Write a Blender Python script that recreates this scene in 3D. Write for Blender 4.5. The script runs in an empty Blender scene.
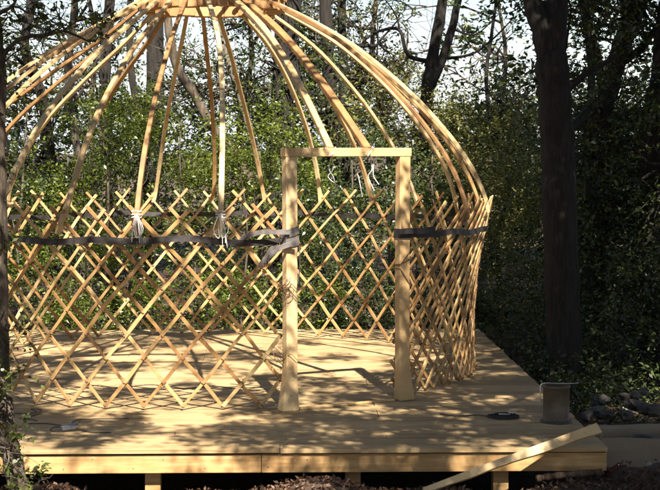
import bpy, math, random
import numpy as np
from mathutils import Vector, Matrix
R = math.radians
random.seed(11)
rng = np.random.default_rng(5)
scn = bpy.context.scene
col = scn.collection

# ------------------------------------------------------------------ camera
F = 1594.0; HX = 283.0; HY = 150.0; EYE = 1.62
def at(px, py, Y):
    """point at depth Y seen at photo pixel px,py (deck top is z = 0)"""
    return Vector(((px - HX) / F * Y, Y, EYE - (py - HY) / F * Y))
cam = bpy.data.cameras.new('camera'); camo = bpy.data.objects.new('camera', cam); col.objects.link(camo)
cam.sensor_width = 36; cam.lens = 36 * F / 660; cam.clip_end = 3000; cam.clip_start = .05
camo.location = (0, 0, EYE)
camo.rotation_euler = (R(90) - math.atan(95 / F), 0, -math.atan(47 / F))
scn.camera = camo

# ------------------------------------------------------------------ light
SUN = Vector((.22, -1.5, 1.62)).normalized()
w = bpy.data.worlds.new('World'); scn.world = w; w.use_nodes = True
nt = w.node_tree; bg = nt.nodes['Background']
sky = nt.nodes.new('ShaderNodeTexSky'); sky.sky_type = 'NISHITA'; sky.sun_disc = False
sky.sun_elevation = math.asin(SUN.z); sky.sun_rotation = math.atan2(SUN.x, SUN.y)
sky.air_density = 1.0; sky.dust_density = 1.0; sky.ozone_density = 1.0

# thin bright cloud low in the sky, breaking up to blue higher
tcw = nt.nodes.new('ShaderNodeTexCoord'); sx = nt.nodes.new('ShaderNodeSeparateXYZ'); nt.links.new(tcw.outputs['Generated'], sx.inputs[0])
mr = nt.nodes.new('ShaderNodeMapRange'); mr.interpolation_type = 'SMOOTHSTEP'
for k, v in (('From Min', -.02), ('From Max', .17), ('To Min', 1.), ('To Max', 0.)): mr.inputs[k].default_value = v
nt.links.new(sx.outputs[2], mr.inputs['Value'])
mpw = nt.nodes.new('ShaderNodeMapping'); mpw.inputs['Scale'].default_value = (6, 6, 18); nt.links.new(tcw.outputs['Generated'], mpw.inputs[0])
nzw = nt.nodes.new('ShaderNodeTexNoise'); nzw.inputs['Scale'].default_value = 1.6; nzw.inputs['Detail'].default_value = 5; nt.links.new(mpw.outputs[0], nzw.inputs[0])
rw = nt.nodes.new('ShaderNodeMapRange'); rw.inputs['From Min'].default_value = .38; rw.inputs['From Max'].default_value = .6; rw.inputs['To Min'].default_value = .55; nt.links.new(nzw.outputs[0], rw.inputs['Value'])
mw = nt.nodes.new('ShaderNodeMath'); mw.operation = 'MULTIPLY'; nt.links.new(mr.outputs[0], mw.inputs[0]); nt.links.new(rw.outputs[0], mw.inputs[1])
cm = nt.nodes.new('ShaderNodeMix'); cm.data_type = 'RGBA'; nt.links.new(mw.outputs[0], cm.inputs[0]); nt.links.new(sky.outputs[0], cm.inputs[6]); cm.inputs[7].default_value = (6.6, 6.8, 7.1, 1)
nt.links.new(cm.outputs[2], bg.inputs[0]); bg.inputs[1].default_value = .05
sl = bpy.data.lights.new('sun', 'SUN'); sl.energy = 5.0; sl.angle = R(.53); sl.color = (1, .90, .765)
so = bpy.data.objects.new('sun', sl); col.objects.link(so); so.rotation_euler = SUN.to_track_quat('Z', 'Y').to_euler()
scn.view_settings.view_transform = 'Standard'; scn.view_settings.look = 'None'
scn.view_settings.exposure = 1.85; scn.view_settings.gamma = 1
scn.render.engine = 'CYCLES'
cy = scn.cycles
cy.max_bounces = 6; cy.diffuse_bounces = 3; cy.glossy_bounces = 2; cy.transmission_bounces = 2; cy.transparent_max_bounces = 4
cy.use_denoising = True
cy.sample_clamp_indirect = 6

# ------------------------------------------------------------------ materials
def newmat(name):
    m = bpy.data.materials.new(name); m.use_nodes = True
    return m, m.node_tree, m.node_tree.nodes['Principled BSDF']
def ramp(nt, fac, stops):
    r = nt.nodes.new('ShaderNodeValToRGB')
    e = r.color_ramp.elements
    while len(e) < len(stops): e.new(.5)
    for i, (p, c) in enumerate(stops):
        e[i].position = p; e[i].color = (*c, 1)
    nt.links.new(fac, r.inputs[0]); return r.outputs[0]
def noise(nt, scale=(1, 1, 1), s=5, detail=4, rough=.6, off=None):
    tc = nt.nodes.new('ShaderNodeTexCoord'); mp = nt.nodes.new('ShaderNodeMapping'); n = nt.nodes.new('ShaderNodeTexNoise')
    mp.inputs['Scale'].default_value = scale
    nt.links.new(tc.outputs['Object'], mp.inputs[0]); 
    if off is not None: nt.links.new(off, mp.inputs['Location'])
    nt.links.new(mp.outputs[0], n.inputs[0])
    n.inputs['Scale'].default_value = s; n.inputs['Detail'].default_value = detail; n.inputs['Roughness'].default_value = rough
    return n.outputs[0]
def mix(nt, fac, a, b, mode='MIX'):
    m = nt.nodes.new('ShaderNodeMix'); m.data_type = 'RGBA'; m.blend_type = mode
    if isinstance(fac, float): m.inputs[0].default_value = fac
    else: nt.links.new(fac, m.inputs[0])
    for i, v in ((6, a), (7, b)):
        if isinstance(v, tuple): m.inputs[i].default_value = (*v, 1)
        else: nt.links.new(v, m.inputs[i])
    return m.outputs[2]
def math_(nt, op, a, b=0.0):
    m = nt.nodes.new('ShaderNodeMath'); m.operation = op
    for i, v in ((0, a), (1, b)):
        if isinstance(v, (int, float)): m.inputs[i].default_value = v
        else: nt.links.new(v, m.inputs[i])
    return m.outputs[0]
def bump(nt, b, h, strength=.5, dist=.01):
    n = nt.nodes.new('ShaderNodeBump'); n.inputs['Strength'].default_value = strength; n.inputs['Distance'].default_value = dist
    nt.links.new(h, n.inputs['Height']); nt.links.new(n.outputs[0], b.inputs['Normal'])

def stick_mat(name, cols, nscale=9, rough=.6):
    m, nt, b = newmat(name)
    oi = nt.nodes.new('ShaderNodeObjectInfo')
    n = noise(nt, (1, 1, 1), nscale, 5)
    v = math_(nt, 'ADD', math_(nt, 'MULTIPLY', oi.outputs['Random'], .5), math_(nt, 'MULTIPLY', n, .7))
    c = ramp(nt, v, cols)
    n2 = noise(nt, (1, 1, 1), 60, 3)
    c = mix(nt, math_(nt, 'MULTIPLY', math_(nt, 'GREATER_THAN', n2, .66), .5), c, (.12, .06, .03))
    nt.links.new(c, b.inputs['Base Color']); b.inputs['Roughness'].default_value = rough
    bump(nt, b, noise(nt, (1, 1, .35), 80, 4), .35, .004)
    return m
M = {}
M['lath'] = stick_mat('coppiced_lath_wood', [(.12, (.14, .060, .020)), (.42, (.29, .155, .055)), (.7, (.41, .26, .105)), (1, (.54, .41, .20))])
M['pole'] = stick_mat('peeled_pole_wood', [(.2, (.14, .060, .020)), (.5, (.31, .18, .068)), (.9, (.56, .44, .24))], 7)
M['post'] = stick_mat('planed_post_wood', [(.1, (.34, .20, .08)), (.5, (.52, .36, .175)), (.9, (.66, .53, .32))], 5)
M['ringw'] = stick_mat('ring_block_wood', [(.1, (.30, .14, .055)), (.5, (.45, .25, .11)), (.9, (.56, .36, .18))], 12)

def deck_mat():
    m, nt, b = newmat('weathered_pine_decking')
    g = nt.nodes.new('ShaderNodeNewGeometry')
    cmb = nt.nodes.new('ShaderNodeCombineXYZ')
    nt.links.new(math_(nt, 'MULTIPLY', g.outputs['Random Per Island'], 37.), cmb.inputs[0])
    gr = noise(nt, (1.2, 28, 28), 2.2, 6, .65, cmb.outputs[0])
    c = ramp(nt, gr, [(.3, (.24, .155, .075)), (.5, (.44, .325, .17)), (.72, (.58, .46, .28))])
    per = ramp(nt, g.outputs['Random Per Island'], [(0, (.72, .69, .63)), (1, (1.10, 1.05, 1.0))])
    c = mix(nt, 1., c, per, 'MULTIPLY')
    dirt = ramp(nt, noise(nt, (1, 1, 1), 1.7, 6, .7), [(.35, (.68, .64, .6)), (.6, (1, 1, 1))])
    c = mix(nt, .8, c, dirt, 'MULTIPLY')
    kn = nt.nodes.new('ShaderNodeTexVoronoi'); kn.inputs['Scale'].default_value = 3.3
    tc = nt.nodes.new('ShaderNodeTexCoord'); mp = nt.nodes.new('ShaderNodeMapping'); mp.inputs['Scale'].default_value = (.6, 2, 2)
    nt.links.new(tc.outputs['Object'], mp.inputs[0]); nt.links.new(mp.outputs[0], kn.inputs[0])
    c = mix(nt, ramp(nt, kn.outputs['Distance'], [(.03, (.75,) * 3), (.09, (0, 0, 0))]), c, (.14, .07, .03))
    nt.links.new(c, b.inputs['Base Color']); b.inputs['Roughness'].default_value = .75
    bump(nt, b, gr, .4, .003)
    return m
M['deck'] = deck_mat()
def fascia_mat():
    m, nt, b = newmat('rough_sawn_pine')
    gr = noise(nt, (1., 12, 14), 3, 6, .65)
    c = ramp(nt, gr, [(.3, (.30, .17, .065)), (.52, (.44, .27, .11)), (.75, (.55, .38, .18))])
    nt.links.new(mix(nt, .7, c, ramp(nt, noise(nt, (1, 1, 1), 5, 5), [(.35, (.6, .55, .48)), (.6, (1, 1, 1))]), 'MULTIPLY'), b.inputs['Base Color'])
    b.inputs['Roughness'].default_value = .8; bump(nt, b, gr, .5, .004); return m
M['fascia'] = fascia_mat()
def simple(name, c1, c2, s=8, rough=.7, bumpd=.003, metal=0., spec=.5):
    m, nt, b = newmat(name)
    n = noise(nt, (1, 1, 1), s, 5)
    nt.links.new(ramp(nt, n, [(.35, c1), (.65, c2)]), b.inputs['Base Color'])
    b.inputs['Roughness'].default_value = rough; b.inputs['Metallic'].default_value = metal
    b.inputs['Specular IOR Level'].default_value = spec
    bump(nt, b, noise(nt, (1, 1, 1), s * 6, 3), .5, bumpd); return m
M['strap'] = simple('black_webbing', (.012, .010, .010), (.032, .027, .027), 30, .6)
M['strapg'] = simple('grey_webbing', (.08, .072, .07), (.15, .135, .13), 30, .65)
M['string'] = simple('white_string', (.6, .6, .58), (.8, .8, .77), 20, .8)
M['knot'] = simple('tarred_twine', (.10, .05, .03), (.25, .13, .07), 30, .8)
M['wire'] = simple('rusty_wire', (.10, .045, .02), (.22, .11, .05), 30, .6)
M['can'] = simple('dull_metal', (.065, .046, .026), (.13, .098, .058), 9, .55, .002, .15)
M['canrim'] = simple('dark_rim', (.03, .027, .022), (.06, .05, .04), 9, .5)
M['steel'] = simple('bare_steel', (.45, .45, .44), (.62, .62, .6), 20, .35, .001, .8)
M['rope'] = simple('dark_cord', (.035, .037, .035), (.07, .072, .068), 30, .7)
M['buckle'] = simple('grey_blue_buckle', (.13, .16, .2), (.25, .28, .32), 30, .4, .001, .4)
M['card'] = simple('brown_grey_cardboard', (.24, .185, .125), (.32, .25, .175), 4, .85, .002)
M['liner'] = simple('dark_sheet', (.015, .013, .012), (.04, .035, .03), 8, .5)
M['red'] = simple('red_cloth', (.045, .009, .006), (.075, .014, .008), 12, .8)
M['pale'] = simple('pale_plastic', (.14, .14, .14), (.24, .24, .24), 9, .4)
M['stone'] = simple('dark_stone', (.028, .025, .02), (.08, .072, .06), 7, .75, .01)
M['ink'] = simple('blue_ink', (.08, .12, .22), (.15, .2, .32), 30, .8)
def bark(name, c1, c2, lich=(.22, .22, .17), la=.62):
    m, nt, b = newmat(name)
    g = noise(nt, (1, 1, .16), 34, 7, .72)
    c = ramp(nt, g, [(.42, c1), (.58, c2)])
    l = noise(nt, (1, 1, 1), 3.5, 5, .7)
    c = mix(nt, ramp(nt, l, [(la, (0, 0, 0)), (la + .07, (.8,) * 3)]), c, lich)
    nt.links.new(c, b.inputs['Base Color']); b.inputs['Roughness'].default_value = .9
    bump(nt, b, g, .9, .03); return m
M['bark'] = bark('dark_bark', (.008, .007, .006), (.026, .021, .016), (.05, .05, .038), .72)
M['barkb'] = bark('brown_bark', (.04, .03, .02), (.13, .10, .07), la=.62)
M['barkp'] = bark('pale_bark', (.06, .05, .037), (.18, .155, .12), (.24, .22, .19), .6)

def leafmat(name, stops, trans=.32, rough=.38):
    m, nt, b = newmat(name)
    g = nt.nodes.new('ShaderNodeNewGeometry')
    n = noise(nt, (1, 1, 1), 1.1, 3)
    v = math_(nt, 'ADD', math_(nt, 'MULTIPLY', g.outputs['Random Per Island'], .55), math_(nt, 'MULTIPLY', n, .5))
    c = ramp(nt, v, stops)
    nt.links.new(c, b.inputs['Base Color']); b.inputs['Roughness'].default_value = rough
    b.inputs['Specular IOR Level'].default_value = .5
    t = nt.nodes.new('ShaderNodeBsdfTranslucent')
    nt.links.new(mix(nt, 1., c, (1.5, 1.35, .5), 'MULTIPLY'), t.inputs[0])
    mx = nt.nodes.new('ShaderNodeMixShader'); mx.inputs[0].default_value = trans
    nt.links.new(b.outputs[0], mx.inputs[1]); nt.links.new(t.outputs[0], mx.inputs[2])
    nt.links.new(mx.outputs[0], nt.nodes['Material Output'].inputs[0]); return m
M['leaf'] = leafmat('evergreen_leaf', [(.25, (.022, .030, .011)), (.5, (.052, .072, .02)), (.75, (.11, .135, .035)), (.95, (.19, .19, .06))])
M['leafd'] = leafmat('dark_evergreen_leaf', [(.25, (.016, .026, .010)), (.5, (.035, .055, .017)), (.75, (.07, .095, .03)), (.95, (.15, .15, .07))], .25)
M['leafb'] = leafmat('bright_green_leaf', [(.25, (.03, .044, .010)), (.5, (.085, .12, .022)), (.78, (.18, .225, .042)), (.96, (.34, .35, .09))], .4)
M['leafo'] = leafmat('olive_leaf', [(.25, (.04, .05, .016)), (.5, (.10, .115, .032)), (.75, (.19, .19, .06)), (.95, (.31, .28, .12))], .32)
M['litter'] = leafmat('dead_leaf', [(.2, (.03, .016, .010)), (.5, (.08, .042, .025)), (.8, (.17, .10, .06)), (.97, (.34, .26, .19))], .1, .7)
def ground_mat():
    m, nt, b = newmat('forest_floor_soil')
    n = noise(nt, (1, 1, 1), 9, 8, .7)
    c = ramp(nt, n, [(.3, (.028, .016, .010)), (.5, (.075, .043, .026)), (.7, (.14, .085, .05))])
    nt.links.new(mix(nt, .8, c, ramp(nt, noise(nt, (1, 1, 1), 1.2, 5), [(.35, (.5, .5, .45)), (.65, (1, 1, 1))]), 'MULTIPLY'), b.inputs['Base Color'])
    b.inputs['Roughness'].default_value = .95; bump(nt, b, n, 1., .04); return m
M['ground'] = ground_mat()

# ------------------------------------------------------------------ mesh helpers
class MB:
    def __init__(s): s.v = []; s.f = []
    def add(s, vs, fs):
        o = len(s.v); s.v += [tuple(v) for v in vs]; s.f += [tuple(i + o for i in f) for f in fs]
    def box(s, c, d, rz=0., mat=None):
        hx, hy, hz = d[0] / 2, d[1] / 2, d[2] / 2
        vs = [Vector((x, y, z)) for x in (-hx, hx) for y in (-hy, hy) for z in (-hz, hz)]
        m = mat if mat is not None else Matrix.Rotation(rz, 3, 'Z')
        s.add([m @ v + Vector(c) for v in vs], [(0, 1, 3, 2), (4, 6, 7, 5), (0, 4, 5, 1), (2, 3, 7, 6), (0, 2, 6, 4), (1, 5, 7, 3)])
    def sweep(s, pts, rad, n=6, closed_ends=True, up=None, flat=None):
        """tube through pts; flat=(w,t): rectangular section, width along the side, thickness along the normal (up)"""
        pts = [Vector(p) for p in pts]; k = len(pts); rings = []
        prev = None
        for i, p in enumerate(pts):
            t = (pts[min(i + 1, k - 1)] - pts[max(i - 1, 0)]).normalized()
            if up is not None:
                u = up[i] if isinstance(up, list) else up
            else:
                u = prev if prev is not None else (Vector((0, 0, 1)) if abs(t.z) < .9 else Vector((1, 0, 0)))
            nn = (u - t * u.dot(t)).normalized(); prev = nn
            sd = t.cross(nn)
            r = rad[i] if isinstance(rad, (list, tuple)) else rad
            if flat:
                a, b2 = flat[0] / 2 * r, flat[1] / 2 * r; e = .22
                prof = [(a, -b2 * (1 - e)), (a, b2 * (1 - e)), (a * (1 - e * .6), b2), (-a * (1 - e * .6), b2), (-a, b2 * (1 - e)), (-a, -b2 * (1 - e)), (-a * (1 - e * .6), -b2), (a * (1 - e * .6), -b2)]
                rings.append([p + sd * x + nn * y for x, y in prof])
            else:
                rings.append([p + (nn * math.cos(2 * math.pi * j / n) + sd * math.sin(2 * math.pi * j / n)) * r for j in range(n)])
        m = len(rings[0]); vs = [v for rg in rings for v in rg]
        fs = [(i * m + j, i * m + (j + 1) % m, (i + 1) * m + (j + 1) % m, (i + 1) * m + j) for i in range(k - 1) for j in range(m)]
        if closed_ends: fs += [tuple(range(m - 1, -1, -1)), tuple((k - 1) * m + j for j in range(m))]
        s.add(vs, fs)
    def build(s, name, mat, parent=None, smooth=False, bevel=0):
        me = bpy.data.meshes.new(name); me.from_pydata(s.v, [], s.f); me.update()
        me.materials.append(mat)
        if smooth: me.polygons.foreach_set('use_smooth', [True] * len(me.polygons))
        o = bpy.data.objects.new(name, me); col.objects.link(o)
        if parent is not None:
            o.parent = parent
            o.matrix_parent_inverse = parent_inv(parent)
        if bevel:
            b = o.modifiers.new('bevel', 'BEVEL'); b.width = bevel; b.segments = 2; b.limit_method = 'ANGLE'
        return o
def world_of(p):
    m = p.matrix_parent_inverse @ Matrix.Translation(p.location)
    return world_of(p.parent) @ m if p.parent is not None else Matrix.Translation(p.location)
def parent_inv(p): return world_of(p).inverted()
def reparent(o, p): o.parent = p; o.matrix_parent_inverse = parent_inv(p)
def tag(o, label=None, cat=None, group=None, kind=None):
    if label: o['label'] = label
    if cat: o['category'] = cat
    if group: o['group'] = group
    if kind: o['kind'] = kind
    return o
def empty(name, loc):
    o = bpy.data.objects.new(name, None); col.objects.link(o); o.location = loc; o.empty_display_size = .2; return o

def leaves(name, C, L, mat, parent=None, updown=.0, wr=.5):
    """C (N,3) leaf base points, L (N,) leaf lengths: one mesh of small folded leaves"""
    N = len(C); C = np.asarray(C, float)
    d = rng.normal(size=(N, 3)); d[:, 2] = d[:, 2] * .6 - updown; d /= np.linalg.norm(d, axis=1)[:, None]
    q = rng.normal(size=(N, 3)); q[:, 2] += 1.1
    s = np.cross(d, q); s /= np.linalg.norm(s, axis=1)[:, None] + 1e-9
    n = np.cross(s, d)
    L = L[:, None]; W = L * wr
    v = np.empty((N, 4, 3))
    v[:, 0] = C; v[:, 1] = C + d * L * .45 + s * W * .5 + n * W * .16
    v[:, 2] = C + d * L - n * L * .10; v[:, 3] = C + d * L * .45 - s * W * .5 + n * W * .16
    me = bpy.data.meshes.new(name)
    me.vertices.add(N * 4); me.vertices.foreach_set('co', v.reshape(-1).astype(np.float32))
    me.loops.add(N * 4); me.loops.foreach_set('vertex_index', np.arange(N * 4, dtype=np.int32))
    me.polygons.add(N); me.polygons.foreach_set('loop_start', np.arange(0, N * 4, 4, dtype=np.int32))
    me.update(calc_edges=True); me.materials.append(mat)
    o = bpy.data.objects.new(name, me); col.objects.link(o)
    if parent is not None:
        o.parent = parent; o.matrix_parent_inverse = parent_inv(parent)
    return o
def clumps_to_leaves(cl, n, r, L, flat=.75, jit=.5):
    """cl (K,3) clump centres -> n leaves each in uneven small sprays"""
    K = len(cl); out = []; Ls = []
    for c in cl:
        k = int(n * rng.uniform(.5, 1.5)); rr = r * rng.uniform(.6, 1.35)
        ns = max(3, k // 9)                              # sprays: short twigs of about nine leaves
        sc = rng.normal(size=(ns, 3)) * rr * .55; sc[:, 2] *= flat
        dirs = rng.normal(size=(ns, 3)); dirs[:, 2] -= .1; dirs /= np.linalg.norm(dirs, axis=1)[:, None]
        idx = rng.integers(0, ns, k); t = rng.uniform(0, 1, k)
        p = c + sc[idx] + dirs[idx] * (t * rr * .55)[:, None] + rng.normal(size=(k, 3)) * L * .35
        out.append(p); Ls.append(L * rng.uniform(1 - jit, 1 + jit * .7, k))
    return np.concatenate(out), np.concatenate(Ls)
def wobble(a, b, n, amp):
    a = Vector(a); b = Vector(b); ln = (b - a).length; pts = []
    o1 = Vector(rng.normal(size=3)) * amp * ln; o2 = Vector(rng.normal(size=3)) * amp * ln * .5
    for i in range(n + 1):
        t = i / n
        pts.append(a.lerp(b, t) + o1 * math.sin(math.pi * t) + o2 * math.sin(2 * math.pi * t))
    return pts
def smooth_path(pts, k=5):
    pts = [Vector(p) for p in pts]; out = []
    P = [pts[0] * 2 - pts[1]] + pts + [pts[-1] * 2 - pts[-2]]
    for i in range(1, len(P) - 2):
        for j in range(k):
            t = j / k; a, b, c, d = P[i - 1], P[i], P[i + 1], P[i + 2]
            out.append(.5 * ((2 * b) + (c - a) * t + (2 * a - 5 * b + 4 * c - d) * t * t + (3 * b - a - 3 * c + d) * t ** 3))
    out.append(pts[-1]); return out

def tree(name, label, trunks, cl, barkm, leafm, nl=120, r=.3, L=.05, cat='tree', twig=.011, limb=.045, group=None, nlimb=7):
    """trunks: list of (points, r0, r1); cl: clump centres of the crown"""
    base = Vector(trunks[0][0][0]); root = empty(name, base)
    tag(root, label, cat, group)
    mb = MB(); nodes = []
    for pts, r0, r1 in trunks:
        P = smooth_path(pts, 5); k = len(P)
        P = [p + Vector(rng.normal(size=3)) * r0 * .045 for p in P]
        rad = [(r0 + (r1 - r0) * (i / (k - 1)) ** .8) * random.uniform(.93, 1.08) for i in range(k)]
        if pts[0] == trunks[0][0][0]: rad[0] *= 1.35
        mb.sweep(P, rad, 10); nodes += [(p, q) for p, q in zip(P[k // 3:], rad[k // 3:])]
    cl = np.asarray(cl, float)
    if len(cl):
        kk = min(nlimb, len(cl)); cen = cl[rng.choice(len(cl), kk, replace=False)].copy()
        for _ in range(4):
            d = ((cl[:, None] - cen[None]) ** 2).sum(2); a = d.argmin(1)
            for i in range(kk):
                if (a == i).any(): cen[i] = cl[a == i].mean(0)
        for i in range(kk):
            c = Vector(cen[i])
            st, sr = min(nodes, key=lambda q: (q[0] - c).length + (1.5 if q[0].z > c.z else 0) + random.uniform(0, .3))
            path = wobble(st, c, 7, .10); lr = min(limb, sr * .7)
            mb.sweep(path, [lr * (1 - .65 * j / 7) for j in range(8)], 6)
            for q in cl[a == i]:
                qv = Vector(q); j = min(range(2, 8), key=lambda j: (path[j] - qv).length)
                sub = wobble(path[max(1, j - 1)], qv, 4, .13)
                mb.sweep(sub, [twig * (1.6 - 1.2 * t / 4) for t in range(5)], 4, False)
                for _ in range(3):
                    e = qv + Vector(rng.normal(size=3)) * r * .7
                    mb.sweep(wobble(sub[2], e, 3, .15), [twig * .7, twig * .5, twig * .4, twig * .2], 3, False)
    mb.build('trunk', barkm, root, True)
    if len(cl) and nl > 0:
        P, Ls = clumps_to_leaves(cl, nl, r, L)
        leaves('crown', P, Ls, leafm, root)
    return root
def ell(c, rad, n, hollow=.45):
    d = rng.normal(size=(n, 3)); d /= np.linalg.norm(d, axis=1)[:, None]
    t = rng.uniform(hollow, 1, n)[:, None]
    return np.array(c) + d * t * np.array(rad)

# ------------------------------------------------------------------ ground
def gz(x, y):
    z = -.34 + .035 * math.sin(x * 1.3 + .4) * math.cos(y * .9) + .02 * math.sin(x * 3.1 + y * 2.3)
    if y < 8.9:      # a low bank of litter runs up to the front of the deck
        k = max(0, 1 - abs(y - 8.25) / 1.0)
        z += k * (.145 + .03 * math.sin(x * 4.2 + 1.1) + .03 * math.sin(x * 9.1))
    if x > 1.7: z += .13 * min(1, (x - 1.7) * 6) * max(0, 1 - abs(y - 8.75) / .5)
    if y < 6: z += (6 - y) * .04
    if y > 40: z -= (y - 40) * .004
    return z
def ground():
    xs = sorted(set([round(-8 + i * .1, 3) for i in range(161)] + [-900, -400, -150, -80, -40, -25, -18, -13, -10, 10, 13, 18, 25, 40, 80, 150, 400, 900]))
    ys = sorted(set([round(6 + i * .1, 3) for i in range(121)] + [-900, -300, -100, -40, -20, -10, -5, 0, 2, 4, 5, 19, 20, 22, 25, 30, 40, 60, 100, 200, 400, 900]))
    mb = MB(); nx = len(xs)
    for y in ys:
        for x in xs: mb.v.append((x, y, gz(x, min(max(y, -10), 100)) + (random.uniform(-.012, .012) if abs(x) < 8 and 6 < y < 18 else 0)))
    for j in range(len(ys) - 1):
        for i in range(nx - 1):
            a = j * nx + i; mb.f.append((a, a + 1, a + 1 + nx, a + nx))
    return tag(mb.build('ground', M['ground'], None, True), kind='structure')
ground()
def litter():
    N = 30000
    x = rng.uniform(-3, 4, N); y = np.where(rng.uniform(size=N) < .55, rng.uniform(7.6, 8.62, N), rng.uniform(7.6, 16, N))
    keep = ~((x > -3.1) & (x < 1.8) & (y > 8.75) & (y < 14.4)); x = x[keep]; y = y[keep]
    z = np.array([gz(a, b) for a, b in zip(x, y)]) + rng.uniform(.0, .03, len(x))
    o = leaves('leaf_litter', np.stack([x, y, z], 1), rng.uniform(.012, .04, len(x)), M['litter'], None, -.05, .5)
    tag(o, 'brown dead leaves littering the ground round the deck', 'leaf litter', None, 'stuff')
litter()

# ------------------------------------------------------------------ deck
DX0, DX1, DY0, DY1 = -3.02, 1.772, 8.58, 14.36
deck = empty('wooden_deck', ((DX0 + DX1) / 2, (DY0 + DY1) / 2, -.3))
tag(deck, 'low square pine deck that carries the yurt frame', 'deck')
mb = MB(); y = DY0; i = 0
while y < DY1 - .02:
    wd = min(.142, DY1 - y); e = random.uniform(-.004, .004)
    cuts = [DX0 + e, DX0 + random.choice([1.2, 1.8, 2.4, 3.0, 3.6]), DX1 + random.uniform(-.006, .006)]
    for a, b_ in zip(cuts, cuts[1:]):
        dz = random.uniform(-.0015, .0015)
        mb.box(((a + b_) / 2, y + wd / 2, -.0125 + dz), (b_ - a - .003, wd - .007, .025))
    y += .145; i += 1
mb.build('decking', M['deck'], deck, bevel=.002)
mb = MB(); mb.box((DX0 + 2.9 / 2, DY0 + .040, -.084), (2.896, .04, .1)); mb.build('fascia_board', M['fascia'], deck, bevel=.003)
mb = MB(); mb.box(((DX0 + 2.900 + DX1) / 2, DY0 + .042, -.0845), (DX1 - DX0 - 2.902, .04, .101)); mb.build('fascia_board', M['fascia'], deck, bevel=.003)
mb = MB(); mb.box((DX1 - .03, (DY0 + DY1) / 2, -.078), (.04, DY1 - DY0 - .12, .1)); mb.build('fascia_board', M['fascia'], deck, bevel=.003)
mb = MB(); mb.box(((DX0 + DX1) / 2, DY1 - .03, -.078), (DX1 - DX0 - .1, .04, .1)); mb.build('fascia_board', M['fascia'], deck, bevel=.003)
for jx in np.arange(DX0 + .3, DX1 - .1, .6):
    mb = MB(); mb.box((jx, (DY0 + DY1) / 2, -.078), (.045, DY1 - DY0 - .16, .095)); mb.build('joist', M['fascia'], deck)
for px_ in (at(150, 470, 8.6).x, at(150, 470, 8.6).x - 1.7, 1.2, at(150, 470, 8.6).x + 1.1):
    for py_ in (8.72, 11.4, 14.1):
        mb = MB(); mb.box((px_, py_, -.245), (.085, .085, .23)); mb.build('support_post', M['fascia'], deck, bevel=.004)
for k in range(26):
    mb = MB()
    x = DX0 + .1 + k * .19 + random.uniform(-.03, .03); z = -.055 - (k % 2) * .045 + random.uniform(-.008, .008)
    mb.sweep([(x, DY0 + .021, z), (x, DY0 + .017, z)], [.004, .004], 6)
    mb.build('nail', M['steel'], deck)
# faded blue timber stamp: illegible scribbled strokes on two boards
for (px, py, n, wpx) in ((141, 424.5, 9, 13), (173, 437.5, 7, 8)):
    mb = MB()
    for k in range(n):
        c = at(px + wpx * k / n, py, EYE * F / (py - HY)); c.z = .0022
        for _ in range(2):
            a = Vector((random.uniform(-.010, .010), random.uniform(-.022, .022), 0)); b_ = Vector((random.uniform(-.006, .012), random.uniform(-.022, .022), 0))
            d = (b_ - a); 
            if d.length < .012: continue
            sd = Vector((-d.y, d.x, 0)).normalized() * .0022
            mb.add([c + a - sd, c + b_ - sd, c + b_ + sd, c + a + sd], [(0, 1, 2, 3)])
    mb.build('timber_stamp', M['ink'], deck)

# ------------------------------------------------------------------ yurt frame
CX, CY = -.62, 11.93
yurt = empty('yurt_frame', (CX, CY, 0))
tag(yurt, 'bare round yurt frame of trellis wall and bent roof poles on the deck', 'yurt frame')
def rz_(z):      # wall radius over height: waisted, flaring towards the top
    t = z / 1.2
    return 2.05 - .045 * math.sin(math.pi * min(t, 1)) * .6 + .105 * t * t
def P(a, z, dr=0):
    a = R(a); r = rz_(z) + dr
    return Vector((CX + r * math.cos(a), CY + r * math.sin(a), z))
STEP = 6.885; LV = .1475; Z0 = .022
A_R, A_L = 311.0, 287.1 + 360
def lath(i, sgn, sec):
    jit = random.uniform(-.5, .5); bow = random.uniform(-.9, .9); ext = random.uniform(.035, .085); lo = random.uniform(-.012, .0)
    a0 = 320 + STEP * i + jit * .3
    pts = []; ups = []; rad = []
    dr0 = .0065 * sgn; wv = random.uniform(0, 6)
    n = 22; top = 8 * LV + ext
    for j in range(n + 1):
        h = lo + (top - lo) * j / n
        a = a0 + sgn * (h / LV) * STEP / 2 + bow * math.sin(math.pi * j / n) + .12 * math.sin(j * .9 + wv)
        if a < A_R - .3 or a > A_L + .3:
            if pts: break
            continue
        z = Z0 + h
        p = P(a, z, dr0 + .003 * math.sin(j * .6 + wv)); pts.append(p)
        ups.append(Vector((math.cos(R(a)), math.sin(R(a)), -.08)).normalized())
        rad.append(1 + .07 * math.sin(j * .7 + wv))
    if len(pts) < 3: return
    k = random.uniform(.86, 1.14)
    mb = MB(); mb.sweep(pts, rad, up=ups, flat=(.0215 * k, .011))
    nf = len(mb.f)
    if sgn == 1 and i == int(i): knots(mb, i)
    o = mb.build('lath', M['lath'], sec)
    if len(mb.f) > nf:
        o.data.materials.append(M['knot'])
        for p in o.data.polygons[nf:]: p.material_index = 1
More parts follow.
